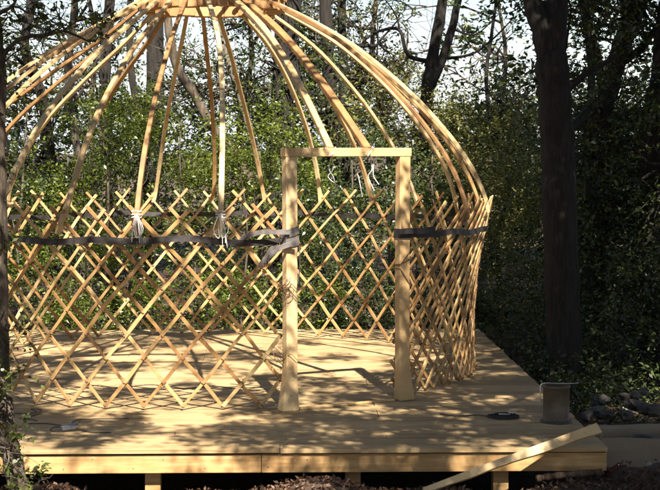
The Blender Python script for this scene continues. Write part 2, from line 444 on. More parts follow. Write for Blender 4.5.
def knots(mb, i):
    for lv in range(0, 9):
        a = 320 + STEP * i + lv * STEP / 2
        if not (A_R - .2 < a < A_L + .2): continue
        z = Z0 + lv * LV; u = Vector((math.cos(R(a)), math.sin(R(a)), 0)); tt = Vector((-u.y, u.x, 0)); p = P(a, z)
        mb.sweep([p + u * .0165 + tt * .011 - Vector((0, 0, .004)), p + u * .0185, p + u * .017 - tt * .009 + Vector((0, 0, .006))], .0032, 4)
        mb.sweep([p - u * .0165 + tt * .011, p - u * .0185, p - u * .017 - tt * .009 + Vector((0, 0, .006))], .0032, 4)
        if random.random() < .3:
            mb.sweep([p + u * .018, p + u * .022 + Vector((random.uniform(-.01, .01), 0, -random.uniform(.015, .04)))], .0014, 3)
secs = []
for s in range(2):
    e = empty('lattice_wall', (CX, CY, 0)); e.parent = yurt; e.matrix_parent_inverse = parent_inv(yurt); secs.append(e)
for i in range(-5, 53):
    for sgn in (1, -1):
        mid = 320 + STEP * i + sgn * 13
        lath(i, sgn, secs[0] if mid < 483 else secs[1])

for i in range(-3, 4):        # the two trellis lengths overlap at the right
    for sgn in (1, -1): lath(i + .45, sgn, secs[0])
# roof poles: straight from the ring, bent down to the wall over the last half metre
def pole_pts(ang, zb=1.14, rb=None, end=None):
    prof = [(.40, 2.775), (.75, 2.625), (1.08, 2.45), (1.34, 2.265), (1.62, 2.02), (1.86, 1.76), (2.03, 1.52), (2.125, 1.32), (2.16, 1.2), (2.165, zb)]
    a = R(ang); u = Vector((math.cos(a), math.sin(a), 0)); tt = Vector((-u.y, u.x, 0))
    low = [(.40, 2.72), (.75, 2.47), (1.08, 2.27), (1.34, 2.10), (1.62, 1.90), (1.86, 1.67), (2.03, 1.45), (2.125, 1.29), (2.16, 1.2), (2.165, zb)]
    kk = max(0., min(1., (.15 - math.cos(a)) / .5)) * (.6 if math.sin(a) < 0 else 1.)
    prof = [(p[0], p[1] * (1 - kk) + q[1] * kk) for p, q in zip(prof, low)]
    b1 = random.uniform(-.06, .06); b2 = random.uniform(-.03, .03); dz = random.uniform(-.045, .045); w1 = random.uniform(0, 6)
    if end is not None:
        e = Vector(end); s = Vector((CX, CY, 0)) + u * .40 + Vector((0, 0, 2.775)); pts = []
        for j in range(11):
            t = j / 10; p = s.lerp(e, t); p.z += .14 * math.sin(math.pi * t); p += tt * b1 * .5 * math.sin(math.pi * t); pts.append(p)
        return pts, tt
    pts = []
    for j, (r, z) in enumerate(prof):
        t = j / (len(prof) - 1); s = math.sin(math.pi * t)
        pts.append(Vector((CX, CY, 0)) + u * (r + .02 * s * math.sin(w1)) + Vector((0, 0, z + dz * s)) + tt * (b1 * s + b2 * math.sin(2 * math.pi * t)))
    return pts, tt
def string_at(p, parent, n=4, ln=.2):
    mb = MB(); p = Vector(p)
    for k in range(3):
        pts = [p + Vector((.03 * math.cos(t), .03 * math.sin(t), .018 * k - .02 + .004 * math.sin(3 * t))) for t in np.linspace(0, 6.28, 10)]
        mb.sweep(pts, .0026, 4)
    for k in range(n):
        x = random.uniform(-.03, .03); l = ln * random.uniform(.5, 1.1)
        if k % 2:
            mb.sweep(smooth_path([p + Vector((x * .4, -.035, 0)), p + Vector((x - .02, -.04, -l * .4)), p + Vector((x * .6, -.04, -l * .65)), p + Vector((x + .025, -.04, -l * .4)), p + Vector((x * .3, -.035, 0))], 4), .0022, 4)
        else:
            mb.sweep(smooth_path([p + Vector((x * .3, -.035, 0)), p + Vector((x, -.042, -l * .5)), p + Vector((x * 1.2 + random.uniform(-.01, .01), -.04, -l))], 4), .0022, 4)
    mb.build('cord', M['string'], parent)
plist = [36, 50, 64, 77.5, 90.5, 104, 124, 140, 154, 167, 181, 195, 208, 221.5, 235, 249, 262.7, 276.3, 22, 9, -3, 344, 330]
for ang in plist:
    front = 225 < ang < 285
    pts, tt = pole_pts(ang, 1.10 if front else (1.17 + random.uniform(-.02, .02)))
    P2 = smooth_path(pts, 3); k = len(P2)
    cen = Vector((CX, CY, 0))
    ups = [((Vector((p.x - cen.x, p.y - cen.y, 0)).normalized()) * (i / k) + Vector((0, 0, 1)) * (1 - i / k)).normalized() for i, p in enumerate(P2)]
    rad = [1.0 + .12 * (i / k) + .05 * math.sin(i * 1.3 + ang) for i in range(k)]
    wd = random.uniform(.025, .034)
    mb = MB(); mb.sweep(P2, rad, up=ups, flat=(wd, .023))
    o = mb.build('rafter', M['pole'], yurt)
    if ang in (262.7, 276.3): string_at(P2[-1] + Vector((0, -.015, .13)), o, 5, .22)
lt = [(at(330, 149, 10.05), 295), (at(367, 150, 10.17), 303)]
for (e, ang) in lt:
    e = e + Vector((0, -.05, .0)); e.z = 1.625
    pts, tt = pole_pts(ang, end=e); P2 = smooth_path(pts, 2)
    mb = MB(); mb.sweep(P2, [1 + .04 * math.sin(i) for i in range(len(P2))], up=Vector((0, -.3, 1)).normalized(), flat=(.043 if ang == 295 else .05, .034))
    o = mb.build('rafter', M['pole'], yurt)
    m2 = MB()
    for k in range(3 if ang == 303 else 2):
        x = e.x + random.uniform(-.06, .06)
        m2.sweep(smooth_path([(x, e.y + .05, 1.60), (x + random.uniform(-.02, .02), e.y + .04, 1.5), (x + random.uniform(-.03, .03), e.y + .05, 1.45), (x + .03, e.y + .05, 1.40 - .04 * k)], 4), .003, 4)
    m2.sweep([(e.x + .03 * math.cos(t), e.y + .01 + .055 * math.sin(t), 1.61 + .025 * math.cos(2 * t)) for t in np.linspace(0, 6.28, 14)], .0035, 4)
    m2.build('cord', M['string'], o)

# crown ring of chunky glued blocks with mortices
RX, RY = CX + .10, CY
ring = empty('crown_ring', (RX, RY, 2.72)); ring.parent = yurt; ring.matrix_parent_inverse = parent_inv(yurt)
ring.location = (RX, RY, 2.72)
def ring_seg(ntot, r0, r1, z0, z1, a_off, gap, name, jz=0.):
    mb = MB()
    for k in range(ntot):
        a0 = a_off + 2 * math.pi * (k + gap / 2) / ntot; a1 = a_off + 2 * math.pi * (k + 1 - gap / 2) / ntot
        d = random.uniform(-jz, jz); dr = random.uniform(-jz, jz)
        vs = []
        for a in (a0, a1):
            for r in (r0 + dr, r1 + dr):
                for z in (z0 + d, z1 + d): vs.append((RX + r * math.cos(a), RY + r * math.sin(a), z))
        mb.add(vs, [(0, 1, 3, 2), (4, 6, 7, 5), (0, 4, 5, 1), (2, 3, 7, 6), (0, 2, 6, 4), (1, 5, 7, 3)])
    o = mb.build(name, M['ringw'], yurt, bevel=.004)
    reparent(o, ring)
    return o
ring_seg(24, .43, .54, 2.64, 2.715, .1, .02, 'lower_ring', .006)
ring_seg(27, .445, .55, 2.7155, 2.79, .05, .30, 'mortice_block', .004)
ring_seg(24, .43, .54, 2.7955, 2.85, .22, .02, 'upper_ring', .003)
for a in (0, 60, 120):
    mb = MB(); u = Vector((math.cos(R(a)), math.sin(R(a)), 0)); c = Vector((RX, RY, 2.86))
    mb.sweep([c + u * t + Vector((0, 0, .10 * math.cos(t / .42 * 1.5) + a * .0003)) for t in np.linspace(-.42, .42, 9)], .014, 6)
    o = mb.build('crown_spoke', M['pole'], yurt, True); reparent(o, ring)

# door frame
pl = Vector((.040, 9.86, 0)); pr = Vector((.772, 10.25, 0))
dfr = empty('door_frame', (0, 0, 0)); dfr.location = (pl.x, pl.y, 0); dfr.parent = yurt; dfr.matrix_parent_inverse = parent_inv(yurt)
DI = Matrix.Translation((pl.x, pl.y, 0)).inverted()
dd = (pr - pl).normalized(); dn = Vector((dd.y, -dd.x, 0)); ang_d = math.atan2(dd.y, dd.x)
def post(base, flare, top, wob):
    prof = [(.001, 1.5 if flare else 1.62, flare), (.05, 1.42, flare * .8), (.13, 1.2, flare * .45), (.22, 1.03, .15 * flare), (.30, 1., 0), (.7, 1, 0), (1.1, 1, 0), (top, 1, 0)]
    mb = MB(); vs = []; fs = []
    W, T = .078, .06
    for i, (z, s, f) in enumerate(prof):
        off = dd * (f * .02) + dd * wob * math.sin(z * 2)
        for (a, b) in ((-1, -1), (1, -1), (1, 1), (-1, 1)):
            vs.append(base + off + dd * (a * W / 2 * s) + dn * (-b * T / 2 * (1 + (s - 1) * .4)) + Vector((0, 0, z)))
    for i in range(len(prof) - 1):
        for j in range(4): fs.append((i * 4 + j, i * 4 + (j + 1) % 4, i * 4 + 4 + (j + 1) % 4, i * 4 + 4 + j))
    n = len(prof) * 4; fs += [(3, 2, 1, 0), (n - 4, n - 3, n - 2, n - 1)]
    mb.add(vs, fs); o = mb.build('door_post', M['post'], dfr, bevel=.004); return o
post(pl, -.55, 1.578, .003); post(pr, .8, 1.578, -.003)
mb = MB(); c = (pl + pr) / 2; mb.box(c + Vector((0, 0, 1.606)), ((pr - pl).length + .092, .066, .054), ang_d)
o = mb.build('lintel', M['post'], dfr, bevel=.004)
mb = MB(); mb.box(c + dn * -.0 + Vector((0, 0, .0075)), ((pr - pl).length - .13, .03, .012), ang_d)
o = mb.build('threshold', M['lath'], dfr, bevel=.002)

# tension band of webbing round the outside of the lattice
def ribbon(mb, pts, outs, wd, th=.0025):
    n = len(pts); vs = []
    for p, u in zip(pts, outs):
        p = Vector(p); z = Vector((0, 0, wd / 2)) 
        if isinstance(u, tuple): u, z = Vector(u[0]), Vector(u[1]) * wd / 2
        vs += [p - z, p + z, p + z + u * th, p - z + u * th]
    fs = []
    for i in range(n - 1):
        for j in range(4): fs.append((i * 4 + j, i * 4 + (j + 1) % 4, i * 4 + 4 + (j + 1) % 4, i * 4 + 4 + j))
    fs += [(3, 2, 1, 0), (n * 4 - 4, n * 4 - 3, n * 4 - 2, n * 4 - 1)]
    mb.add(vs, fs)
mb = MB(); pts = []; outs = []
for j in range(241):
    a = 310.2 + (646.2 - 310.2) * j / 240
    z = 1.062 + .008 * math.sin(j * .23) + .006 * math.sin(j * .61 + 1)
    if a > 610: z += .012 * (a - 610) / 30 * math.sin((a - 610) * .35)
    pts.append(P(a, z, .019)); u = Vector((math.cos(R(a)), math.sin(R(a)), 0)); outs.append((u, Vector((u.x * .12 * math.sin(j * .3), u.y * .12 * math.sin(j * .3), 1)).normalized()))
ribbon(mb, pts, outs, .040)
band = mb.build('tension_band', M['strap'], yurt)
def wrap(base, z, slope, mat, wd=.045, tails=()):
    mb = MB(); pts = []; outs = []
    for (a, b) in ((-1.12, 1.15), (-1.12, -1.18), (-.6, -1.25), (.6, -1.25), (1.12, -1.18), (1.12, 1.15), (-1.12, 1.15)):
        pts.append(base + dd * a * .039 + dn * (-b) * .03 + Vector((0, 0, z + slope * a * .04))); outs.append((dd * a * .5 - dn * b * .5).normalized())
    ribbon(mb, pts, outs, wd, .004)
    for t in tails: 
        P3 = smooth_path(t, 5); ribbon(mb, P3, [(Vector((.15, -1, .1)).normalized(), Vector((.2 * math.sin(i), 0, 1)).normalized()) for i in range(len(P3))], wd * .62, .003)
    o = mb.build('strap_wrap', mat, yurt); reparent(o, band); return o
yl = pl.y - .055
wrap(pl, 1.115, .3, M['strapg'], .05, [[at(238, 240, 9.84), at(250, 235, 9.8), at(262, 232, 9.79), at(276, 232, 9.79), at(290, 232, 9.79)]])
wrap(pl, 1.052, .2, M['strapg'], .055, [[at(296, 243, 9.79), at(284, 246, 9.78), at(272, 254, 9.78), at(264, 261, 9.8), at(258, 266, 9.83)],
                                        [at(296, 238, 9.785), at(298, 262, 9.785), at(297, 282, 9.785)][:0] or [at(284, 247, 9.785), at(270, 250, 9.80), at(262, 262, 9.82)]])
wrap(pr, 1.085, .0, M['strap'], .06, [[at(400, 232, 10.17), at(410, 231, 10.2), at(422, 231, 10.25), at(436, 229, 10.4)]])
mb = MB(); mb.sweep(smooth_path([at(299, 245, 9.78), at(300, 262, 9.79), at(298, 284, 9.8)], 5), .004, 5)
o = mb.build('strap_tail', M['strapg'], yurt); reparent(o, band)
for (cx, cy_, n, Y) in ((279, 287, 5, 9.84), (283, 296, 3, 9.84), (279, 358, 3, 9.9)):
    mb = MB()
    for k in range(n):
        c = at(cx + random.uniform(-6, 6), cy_ + random.uniform(-6, 6), Y - random.uniform(0, .05)); rr = random.uniform(.018, .04); ph = random.uniform(0, 6)
        mb.sweep([c + Vector((rr * math.cos(t + ph) + .01 * t * .3, .01 * math.sin(t), rr * math.sin(t * 1.05))) for t in np.linspace(0, 7.5, 22)], .0022, 4)
    mb.sweep(smooth_path([at(cx - 14, cy_ - 4, Y - .02), at(cx, cy_ + 5, Y - .04), at(290, cy_ - 3, 9.81), at(297, cy_ + 3, 9.83)], 4), .0022, 4)
    mb.build('wire_tie', M['wire'], yurt)
for z, s in ((.93, .05), (.80, -.06), (.905, .02)):
    q = pr; mb = MB()
    mb.sweep([q + dd * a * .043 + dn * b * .034 + Vector((0, 0, z + s * a)) for a, b in ((-1, -1), (-1, 1), (0, 1.1), (1, 1), (1.3, .4), (1, -1), (-1, -1))], .0028, 4)
    mb.build('wire_tie', M['wire'], yurt)

# ------------------------------------------------------------------ things on and by the deck
def floor(px, py, z=0.): Y = (EYE - z) * F / (py - HY); return Vector(((px - HX) / F * Y, Y, z))
cpos = floor(559, 425)
can = empty('metal_can', cpos); tag(can, 'dull round metal can with thin wire handle near the deck edge', 'can')
mb = MB(); prof = [(.002, 0), (.083, 0), (.083, .012), (.078, .016), (.079, .205), (.084, .21), (.084, .222), (.077, .222), (.075, .02), (.001, .02)]
def lathe(mb, c, prof, n=28, sq=1.):
    vs = [Vector(c) + Vector((r * math.cos(2 * math.pi * j / n), r * sq * math.sin(2 * math.pi * j / n), z)) for r, z in prof for j in range(n)]
    mb.add(vs, [(i * n + j, i * n + (j + 1) % n, (i + 1) * n + (j + 1) % n, (i + 1) * n + j) for i in range(len(prof) - 1) for j in range(n)])
lathe(mb, cpos, prof); mb.build('can_body', M['can'], can, True)
mb = MB(); lathe(mb, cpos, [(.082, .001), (.094, .001), (.095, .008), (.088, .014), (.0835, .014)]); mb.build('base_rim', M['canrim'], can, True)
mb = MB(); c = cpos
mb.sweep(smooth_path([c + Vector((-.095, -.03, .085)), c + Vector((-.1, -.035, .17)), c + Vector((-.098, -.03, .222)), c + Vector((-.075, -.02, .236)), c + Vector((0, -.01, .233)), c + Vector((.09, 0, .231)), c + Vector((.135, .005, .233))], 5), .0035, 5)
mb.build('wire_handle', M['steel'], can, True)

c = floor(506, 420); coil = empty('strap_coil', c); tag(coil, 'dark coil of webbing with bright steel buckle lying on deck', 'strap coil')
mb = MB()
for k in range(5):
    r = .052 + k * .0075
    pts = [c + Vector((r * 1.15 * math.cos(t) + .004 * math.sin(2 * t + k), r * math.sin(t), .009 + .003 * math.sin(3 * t + k))) for t in np.linspace(k, k + 6.28, 30)]
    ribbon(mb, pts, [Vector((math.cos(t), math.sin(t), 0)) for t in np.linspace(k, k + 6.28, 30)], .014, .003)
ta = smooth_path([c + Vector((-.09, 0, .006)), c + Vector((-.15, .05, .006)), c + Vector((-.28, .03, .006)), c + Vector((-.38, .10, .006))], 5)
ribbon(mb, ta, [Vector((0, 0, 1)) if False else (Vector((0, 0, 1)), Vector((0, 1, 0)))] * len(ta), .022, .003)
mb.build('webbing', M['strap'], coil)
mb = MB(); mb.sweep([c + Vector((.045 + .02 * math.cos(t), -.02 + .035 * math.sin(t), .035)) for t in np.linspace(0, 6.28, 16)], .004, 5)
mb.sweep([c + Vector((-.04, -.06, .03)), c + Vector((.03, -.068, .03))], .005, 5)
mb.build('buckle', M['steel'], coil, True)

c = floor(68, 428); sp = empty('ratchet_strap', c); tag(sp, 'dark cord with a grey ratchet buckle on the left of deck', 'strap')
mb = MB()
mb.sweep(smooth_path([floor(27, 424, .006), floor(45, 424, .006), floor(60, 426, .008), floor(66, 427.5, .02), floor(75, 421, .008), floor(95, 419.5, .006), floor(128, 419, .006)], 6), .0035, 5)
mb.sweep(smooth_path([floor(66, 428, .02), floor(56, 432, .008), floor(49, 430, .008), floor(55, 427.5, .01), floor(66, 429, .02), floor(76, 430, .008), floor(90, 433, .006), floor(110, 433.5, .006)], 6), .0035, 5)
mb.build('cord', M['rope'], sp, True)
mb = MB(); mm = Matrix.Rotation(.5, 3, 'Z'); mb.box(floor(67, 428, .026), (.085, .035, .022), mat=mm); mb.box(floor(72, 425, .034), (.06, .028, .012), mat=Matrix.Rotation(.7, 3, 'Z')); mb.build('buckle', M['buckle'], sp, bevel=.004)
cr = MB(); cr.sweep(smooth_path([floor(12, 413, .006), floor(26, 414, .006), floor(36, 412, .012), floor(30, 409.5, .02), floor(40, 410, .012), floor(37, 414, .007), floor(26, 418, .006), floor(36, 421, .006)], 6), .0035, 5)
tag(cr.build('cord', M['rope'], None, True), 'short dark cord tangled at far left of the deck', 'cord')
cr = MB(); cr.sweep(smooth_path([floor(100, 386, .005), floor(122, 388, .005), floor(150, 385, .005), floor(180, 389, .005), floor(215, 387, .005), floor(240, 391, .005)], 6), .0028, 5)
tag(cr.build('cord', M['rope'], None, True), 'thin dark cord lying straight across the deck inside the yurt', 'cord')

# plank propped on the deck edge
a = at(425, 495, 8.22); b = at(603, 431, 8.60)
t = (b - a).normalized(); up = (Vector((0, -.82, .55)) - t * Vector((0, -.82, .55)).dot(t)).normalized()
mb = MB(); n = 9; vs = []; sd = t.cross(up)
for i in range(n):
    k = i / (n - 1); p = a.lerp(b, k) + up * .004 * math.sin(k * 5)
    wdt = .017 + .013 * k; e = (random.uniform(-.004, .004))
    vs += [p + sd * (wdt + e) - up * .011, p + sd * (wdt + e) + up * .011, p - sd * wdt + up * .011, p - sd * wdt - up * .011]
fs = [(i * 4 + j, i * 4 + (j + 1) % 4, i * 4 + 4 + (j + 1) % 4, i * 4 + 4 + j) for i in range(n - 1) for j in range(4)] + [(3, 2, 1, 0), (n * 4 - 4, n * 4 - 3, n * 4 - 2, n * 4 - 1)]
mb.add(vs, fs)
tag(mb.build('loose_plank', M['post'], None, bevel=.003), 'long pale plank propped slantwise across the front deck corner', 'plank')

# cardboard box
bx0 = at(605, 474, 9.3); W_, D_, H_ = .52, .36, .25
gbz = -.335
box = empty('cardboard_box', (bx0.x + W_ / 2, 9.3 + D_ / 2, gbz)); tag(box, 'open brown grey cardboard box on the ground beside deck corner', 'box')
def wall(mb, p, q, h0, th=.012, flop=0.):
    p = Vector(p); q = Vector(q); d = (q - p).normalized(); nn = Vector((-d.y, d.x, 0)); n = 8; vs = []
    for i in range(n + 1):
        k = i / n; c = p.lerp(q, k) + nn * (.002 * math.sin(k * 5)); top = h0 + .004 * math.sin(k * 7)
        vs += [c, c + nn * th, c + nn * (th + flop) + Vector((0, 0, top)), c + nn * flop + Vector((0, 0, top))]
    mb.add(vs, [(i * 4 + j, i * 4 + (j + 1) % 4, i * 4 + 4 + (j + 1) % 4, i * 4 + 4 + j) for i in range(n) for j in range(4)] + [(3, 2, 1, 0), (n * 4, n * 4 + 1, n * 4 + 2, n * 4 + 3)])
x0, x1, y0, y1 = bx0.x, bx0.x + W_, 9.3, 9.3 + D_
mb = MB(); wall(mb, (x0, y0, gbz), (x1, y0, gbz), H_); wall(mb, (x1, y0, gbz), (x1, y1, gbz), H_); wall(mb, (x1, y1, gbz), (x0, y1, gbz), H_); wall(mb, (x0, y1, gbz), (x0, y0, gbz), H_)
mb.box(((x0 + x1) / 2, (y0 + y1) / 2, gbz + .006), (W_ - .02, D_ - .02, .008))
mb.build('box_body', M['card'], box)
mb = MB(); wall(mb, (x1 - .01, y1 + .012, gbz + H_ - .004), (x0 + .01, y1 + .012, gbz + H_ - .004), .006, flop=-.10); mb.build('flap', M['card'], box)
mb = MB(); wall(mb, (x0 - .01, y1 - .01, gbz + H_ - .01), (x0 - .01, y0 + .03, gbz + H_ - .01), .03, flop=.02); mb.build('flap', M['card'], box)
def blob(c, rad, mat, name, jag=.25, n=2, parent=None, seed=0):
    import bmesh
    bm = bmesh.new(); bmesh.ops.create_icosphere(bm, subdivisions=n, radius=1)
    rs = random.Random(seed); ph = [rs.uniform(0, 6) for _ in range(6)]
    for v in bm.verts:
        k = 1 + jag * (math.sin(v.co.x * 3 + ph[0]) * math.sin(v.co.y * 3.3 + ph[1]) + .6 * math.sin(v.co.z * 5 + ph[2]) * math.sin(v.co.x * 6 + ph[3])) + rs.uniform(-jag, jag) * .35
        v.co = Vector((v.co.x * rad[0] * k, v.co.y * rad[1] * k, v.co.z * rad[2] * k)) + Vector(c)
    me = bpy.data.meshes.new(name); bm.to_mesh(me); bm.free(); me.materials.append(mat)
    o = bpy.data.objects.new(name, me); col.objects.link(o)
    if parent is not None: o.parent = parent; o.matrix_parent_inverse = parent_inv(parent)
    return o
tag(blob(((x0 + x1) / 2 + .03, (y0 + y1) / 2, gbz + .13), (.19, .14, .105), M['liner'], 'dark_sheeting', .3, 3, seed=3), 'crumpled dark sheeting raised to darken the inside of the cardboard box', 'sheeting')  # dark contents, piled up so the open box reads dark inside
tag(blob(at(621, 476, 8.75) , (.075, .05, .03), M['red'], 'red_cloth', .4, 3, seed=5), 'small crumpled red cloth on ground in front of cardboard box', 'cloth')
tag(blob(at(655, 476, 8.75), (.045, .04, .03), M['pale'], 'plastic_scrap', .5, 3, seed=8), 'pale crumpled plastic scrap at right in front of box', 'plastic scrap')
# log
M['logb'] = bark('reddish_log_bark', (.05, .028, .016), (.14, .085, .05), (.2, .15, .1), .6)
mb = MB(); P3 = smooth_path([at(540, 483, 8.40), at(552, 481, 8.42), at(570, 479, 8.43), at(606, 476, 8.44)], 5)
mb.sweep(P3, [.018 + .003 * math.sin(i * 1.7) for i in range(len(P3))], 9)
tag(mb.build('bark_log', M['logb'], None, True), 'thin rough bark log lying along the ground under deck corner', 'log')
# stones behind the box
rs = random.Random(4)
lbl = {0: 'stone lying lowest at the left foot of the dark heap'}
srs = [(590, 419, .05), (600, 414, .045), (627, 399, .042), (610, 418, .045), (606, 403, .05), (650, 413, .055), (630, 418, .045), (640, 408, .06), (640, 398, .045), (661, 414, .07), (648, 395, .04), (633, 407, .05), (598, 407, .03)]
for i, (px, py, r) in enumerate(srs):
    Y = 10.25 + (420 - py) * .022; p = at(px, py, Y); zb = gz(p.x, p.y)
    o = blob((0, 0, 0), (r * rs.uniform(.9, 1.5), r * rs.uniform(.8, 1.1), r * rs.uniform(.55, .8)), M['stone'], 'stone', .26, 2, seed=20 + i)
    o.location = (p.x, p.y, max(p.z, zb + r * .4)); o.rotation_euler = (rs.uniform(-.5, .5), rs.uniform(-.5, .5), rs.uniform(0, 3))
    tag(o, lbl.get(i, 'dark dusty stone among those heaped behind the cardboard box'), 'stone', 'stones heaped behind the cardboard box')

# ------------------------------------------------------------------ small tree at left edge of the frame
tp = [Vector((-1.16, 7.3, -.30)), at(13, 470, 7.4), at(7, 440, 7.4), at(4, 410, 7.45), at(2, 370, 7.5), at(1, 300, 7.5), at(2, 220, 7.5), at(1, 150, 7.5), at(3, 80, 7.5), at(-4, 0, 7.55), at(-20, -120, 7.6)]
cl = [at(*q) for q in ((4, 300, 7.4), (8, 330, 7.35), (3, 352, 7.4), (14, 372, 7.35), (6, 395, 7.3), (3, 425, 7.3), (10, 448, 7.25), (4, 470, 7.2), (30, 478, 7.25), (18, 490, 7.2),
      (8, 160, 7.5), (0, 200, 7.5), (6, 240, 7.45), (2, 100, 7.5), (4, 40, 7.5), (20, 5, 7.5), (35, 14, 7.5), (60, 3, 7.45), (85, 8, 7.4), (104, 20, 7.35), (103, 33, 7.3), (45, 30, 7.5), (12, 20, 7.5), (70, 25, 7.4), (120, -5, 7.4), (30, 45, 7.5), (-15, 60, 7.5), (-20, 120, 7.5), (-12, 420, 7.3), (-10, 460, 7.3), (-20, 300, 7.4), (-25, 380, 7.3), (-20, -40, 7.5), (40, -35, 7.5), (90, -30, 7.5), (0, 65, 7.45))]
tree('small_evergreen_tree', 'thin crooked tree with pale bark in front of the deck at left edge', [(tp, .05, .024)], cl, M['barkb'], M['leaf'], nl=40, r=.10, L=.034, twig=.004, limb=.013, nlimb=9)

# ------------------------------------------------------------------ trees behind
def T(label, name, pts, r0, r1, Y, cl, bk='bark', lf='leaf', nl=130, r=.32, L=.055, extra=(), **kw):
    path = [at(x, y, Y) for x, y in pts]
    b = path[0].copy(); b.z = gz(b.x, b.y) - .05
    trunks = [([b] + path, r0, r1)] + [([at(x, y, Y) for x, y in e[0]], e[1], e[2]) for e in extra]
    return tree(name, label, trunks, cl, M[bk], M[lf], nl, r, L, **kw)
def scr(boxes, Y0, Y1):
    """clump centres spread over regions of the wood: (x0,y0,x1,y1,n) seen from the deck front"""
    out = []
    for x0, y0, x1, y1, n in boxes:
        for _ in range(n):
            Y = rng.uniform(Y0, Y1); p = at(rng.uniform(x0, x1), rng.uniform(y0, y1), Y); out.append(p)
    return [tuple(p) for p in out]
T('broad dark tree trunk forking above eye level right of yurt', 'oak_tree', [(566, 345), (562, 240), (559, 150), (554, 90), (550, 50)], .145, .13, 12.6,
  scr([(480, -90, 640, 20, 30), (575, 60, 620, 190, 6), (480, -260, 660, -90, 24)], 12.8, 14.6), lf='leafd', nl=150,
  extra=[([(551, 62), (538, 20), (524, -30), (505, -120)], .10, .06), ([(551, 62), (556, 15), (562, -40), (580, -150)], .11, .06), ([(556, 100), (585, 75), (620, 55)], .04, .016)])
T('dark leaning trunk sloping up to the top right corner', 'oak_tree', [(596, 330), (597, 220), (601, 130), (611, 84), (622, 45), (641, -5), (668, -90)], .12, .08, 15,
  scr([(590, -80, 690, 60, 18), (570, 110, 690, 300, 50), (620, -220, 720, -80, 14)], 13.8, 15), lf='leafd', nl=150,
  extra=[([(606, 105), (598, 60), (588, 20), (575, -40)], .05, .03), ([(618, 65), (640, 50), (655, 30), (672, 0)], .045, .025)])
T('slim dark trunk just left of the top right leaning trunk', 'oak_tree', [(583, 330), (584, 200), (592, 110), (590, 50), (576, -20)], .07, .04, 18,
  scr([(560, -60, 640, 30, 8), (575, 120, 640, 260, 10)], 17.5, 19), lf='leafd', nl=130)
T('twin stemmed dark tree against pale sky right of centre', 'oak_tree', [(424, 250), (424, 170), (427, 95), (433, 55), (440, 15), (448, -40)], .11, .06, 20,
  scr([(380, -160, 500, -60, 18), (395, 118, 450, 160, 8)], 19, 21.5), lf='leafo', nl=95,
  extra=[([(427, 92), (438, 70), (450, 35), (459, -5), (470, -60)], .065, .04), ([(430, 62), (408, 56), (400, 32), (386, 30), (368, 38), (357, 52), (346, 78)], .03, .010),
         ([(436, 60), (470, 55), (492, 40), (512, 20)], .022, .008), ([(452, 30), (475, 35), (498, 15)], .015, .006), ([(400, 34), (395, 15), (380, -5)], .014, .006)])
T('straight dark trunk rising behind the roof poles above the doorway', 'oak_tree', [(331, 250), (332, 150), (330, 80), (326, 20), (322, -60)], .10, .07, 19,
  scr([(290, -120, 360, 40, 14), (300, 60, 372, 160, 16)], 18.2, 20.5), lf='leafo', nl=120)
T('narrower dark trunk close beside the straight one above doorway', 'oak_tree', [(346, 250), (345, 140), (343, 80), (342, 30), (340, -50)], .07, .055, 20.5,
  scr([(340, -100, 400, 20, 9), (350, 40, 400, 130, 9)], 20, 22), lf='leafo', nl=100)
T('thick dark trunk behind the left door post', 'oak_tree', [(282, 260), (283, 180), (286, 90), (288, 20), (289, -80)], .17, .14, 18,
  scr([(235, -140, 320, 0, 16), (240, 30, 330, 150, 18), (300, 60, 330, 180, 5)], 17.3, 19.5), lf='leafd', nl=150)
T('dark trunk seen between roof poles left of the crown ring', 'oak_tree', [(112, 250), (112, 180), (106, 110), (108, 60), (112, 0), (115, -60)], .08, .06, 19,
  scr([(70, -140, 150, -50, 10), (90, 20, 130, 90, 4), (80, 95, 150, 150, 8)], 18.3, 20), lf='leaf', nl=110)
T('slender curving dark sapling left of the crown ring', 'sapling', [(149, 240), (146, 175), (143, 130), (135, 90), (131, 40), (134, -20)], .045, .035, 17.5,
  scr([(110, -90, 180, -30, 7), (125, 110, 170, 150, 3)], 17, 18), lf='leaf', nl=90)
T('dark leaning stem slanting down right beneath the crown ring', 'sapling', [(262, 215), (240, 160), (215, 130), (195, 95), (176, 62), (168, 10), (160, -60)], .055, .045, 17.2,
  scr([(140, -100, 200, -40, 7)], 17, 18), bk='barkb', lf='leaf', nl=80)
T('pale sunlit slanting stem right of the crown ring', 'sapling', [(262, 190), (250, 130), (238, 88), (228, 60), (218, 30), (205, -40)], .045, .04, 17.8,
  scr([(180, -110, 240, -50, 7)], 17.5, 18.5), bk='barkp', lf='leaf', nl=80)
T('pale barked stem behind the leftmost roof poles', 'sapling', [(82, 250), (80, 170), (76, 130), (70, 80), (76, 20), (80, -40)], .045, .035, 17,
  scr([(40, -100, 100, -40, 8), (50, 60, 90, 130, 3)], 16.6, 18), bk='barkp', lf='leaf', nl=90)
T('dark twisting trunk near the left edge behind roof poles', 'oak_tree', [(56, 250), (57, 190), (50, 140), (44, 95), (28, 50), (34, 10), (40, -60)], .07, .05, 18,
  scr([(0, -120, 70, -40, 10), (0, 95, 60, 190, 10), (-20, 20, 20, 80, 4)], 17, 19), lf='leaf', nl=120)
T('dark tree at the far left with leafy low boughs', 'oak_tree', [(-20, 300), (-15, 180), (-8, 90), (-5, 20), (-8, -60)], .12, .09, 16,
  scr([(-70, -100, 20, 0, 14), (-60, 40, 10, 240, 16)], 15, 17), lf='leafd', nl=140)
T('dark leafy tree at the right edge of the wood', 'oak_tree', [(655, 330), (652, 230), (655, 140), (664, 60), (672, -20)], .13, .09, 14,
  scr([(620, 120, 720, 330, 34), (640, -60, 740, 120, 18)], 13, 15.5), lf='leafd', nl=170)
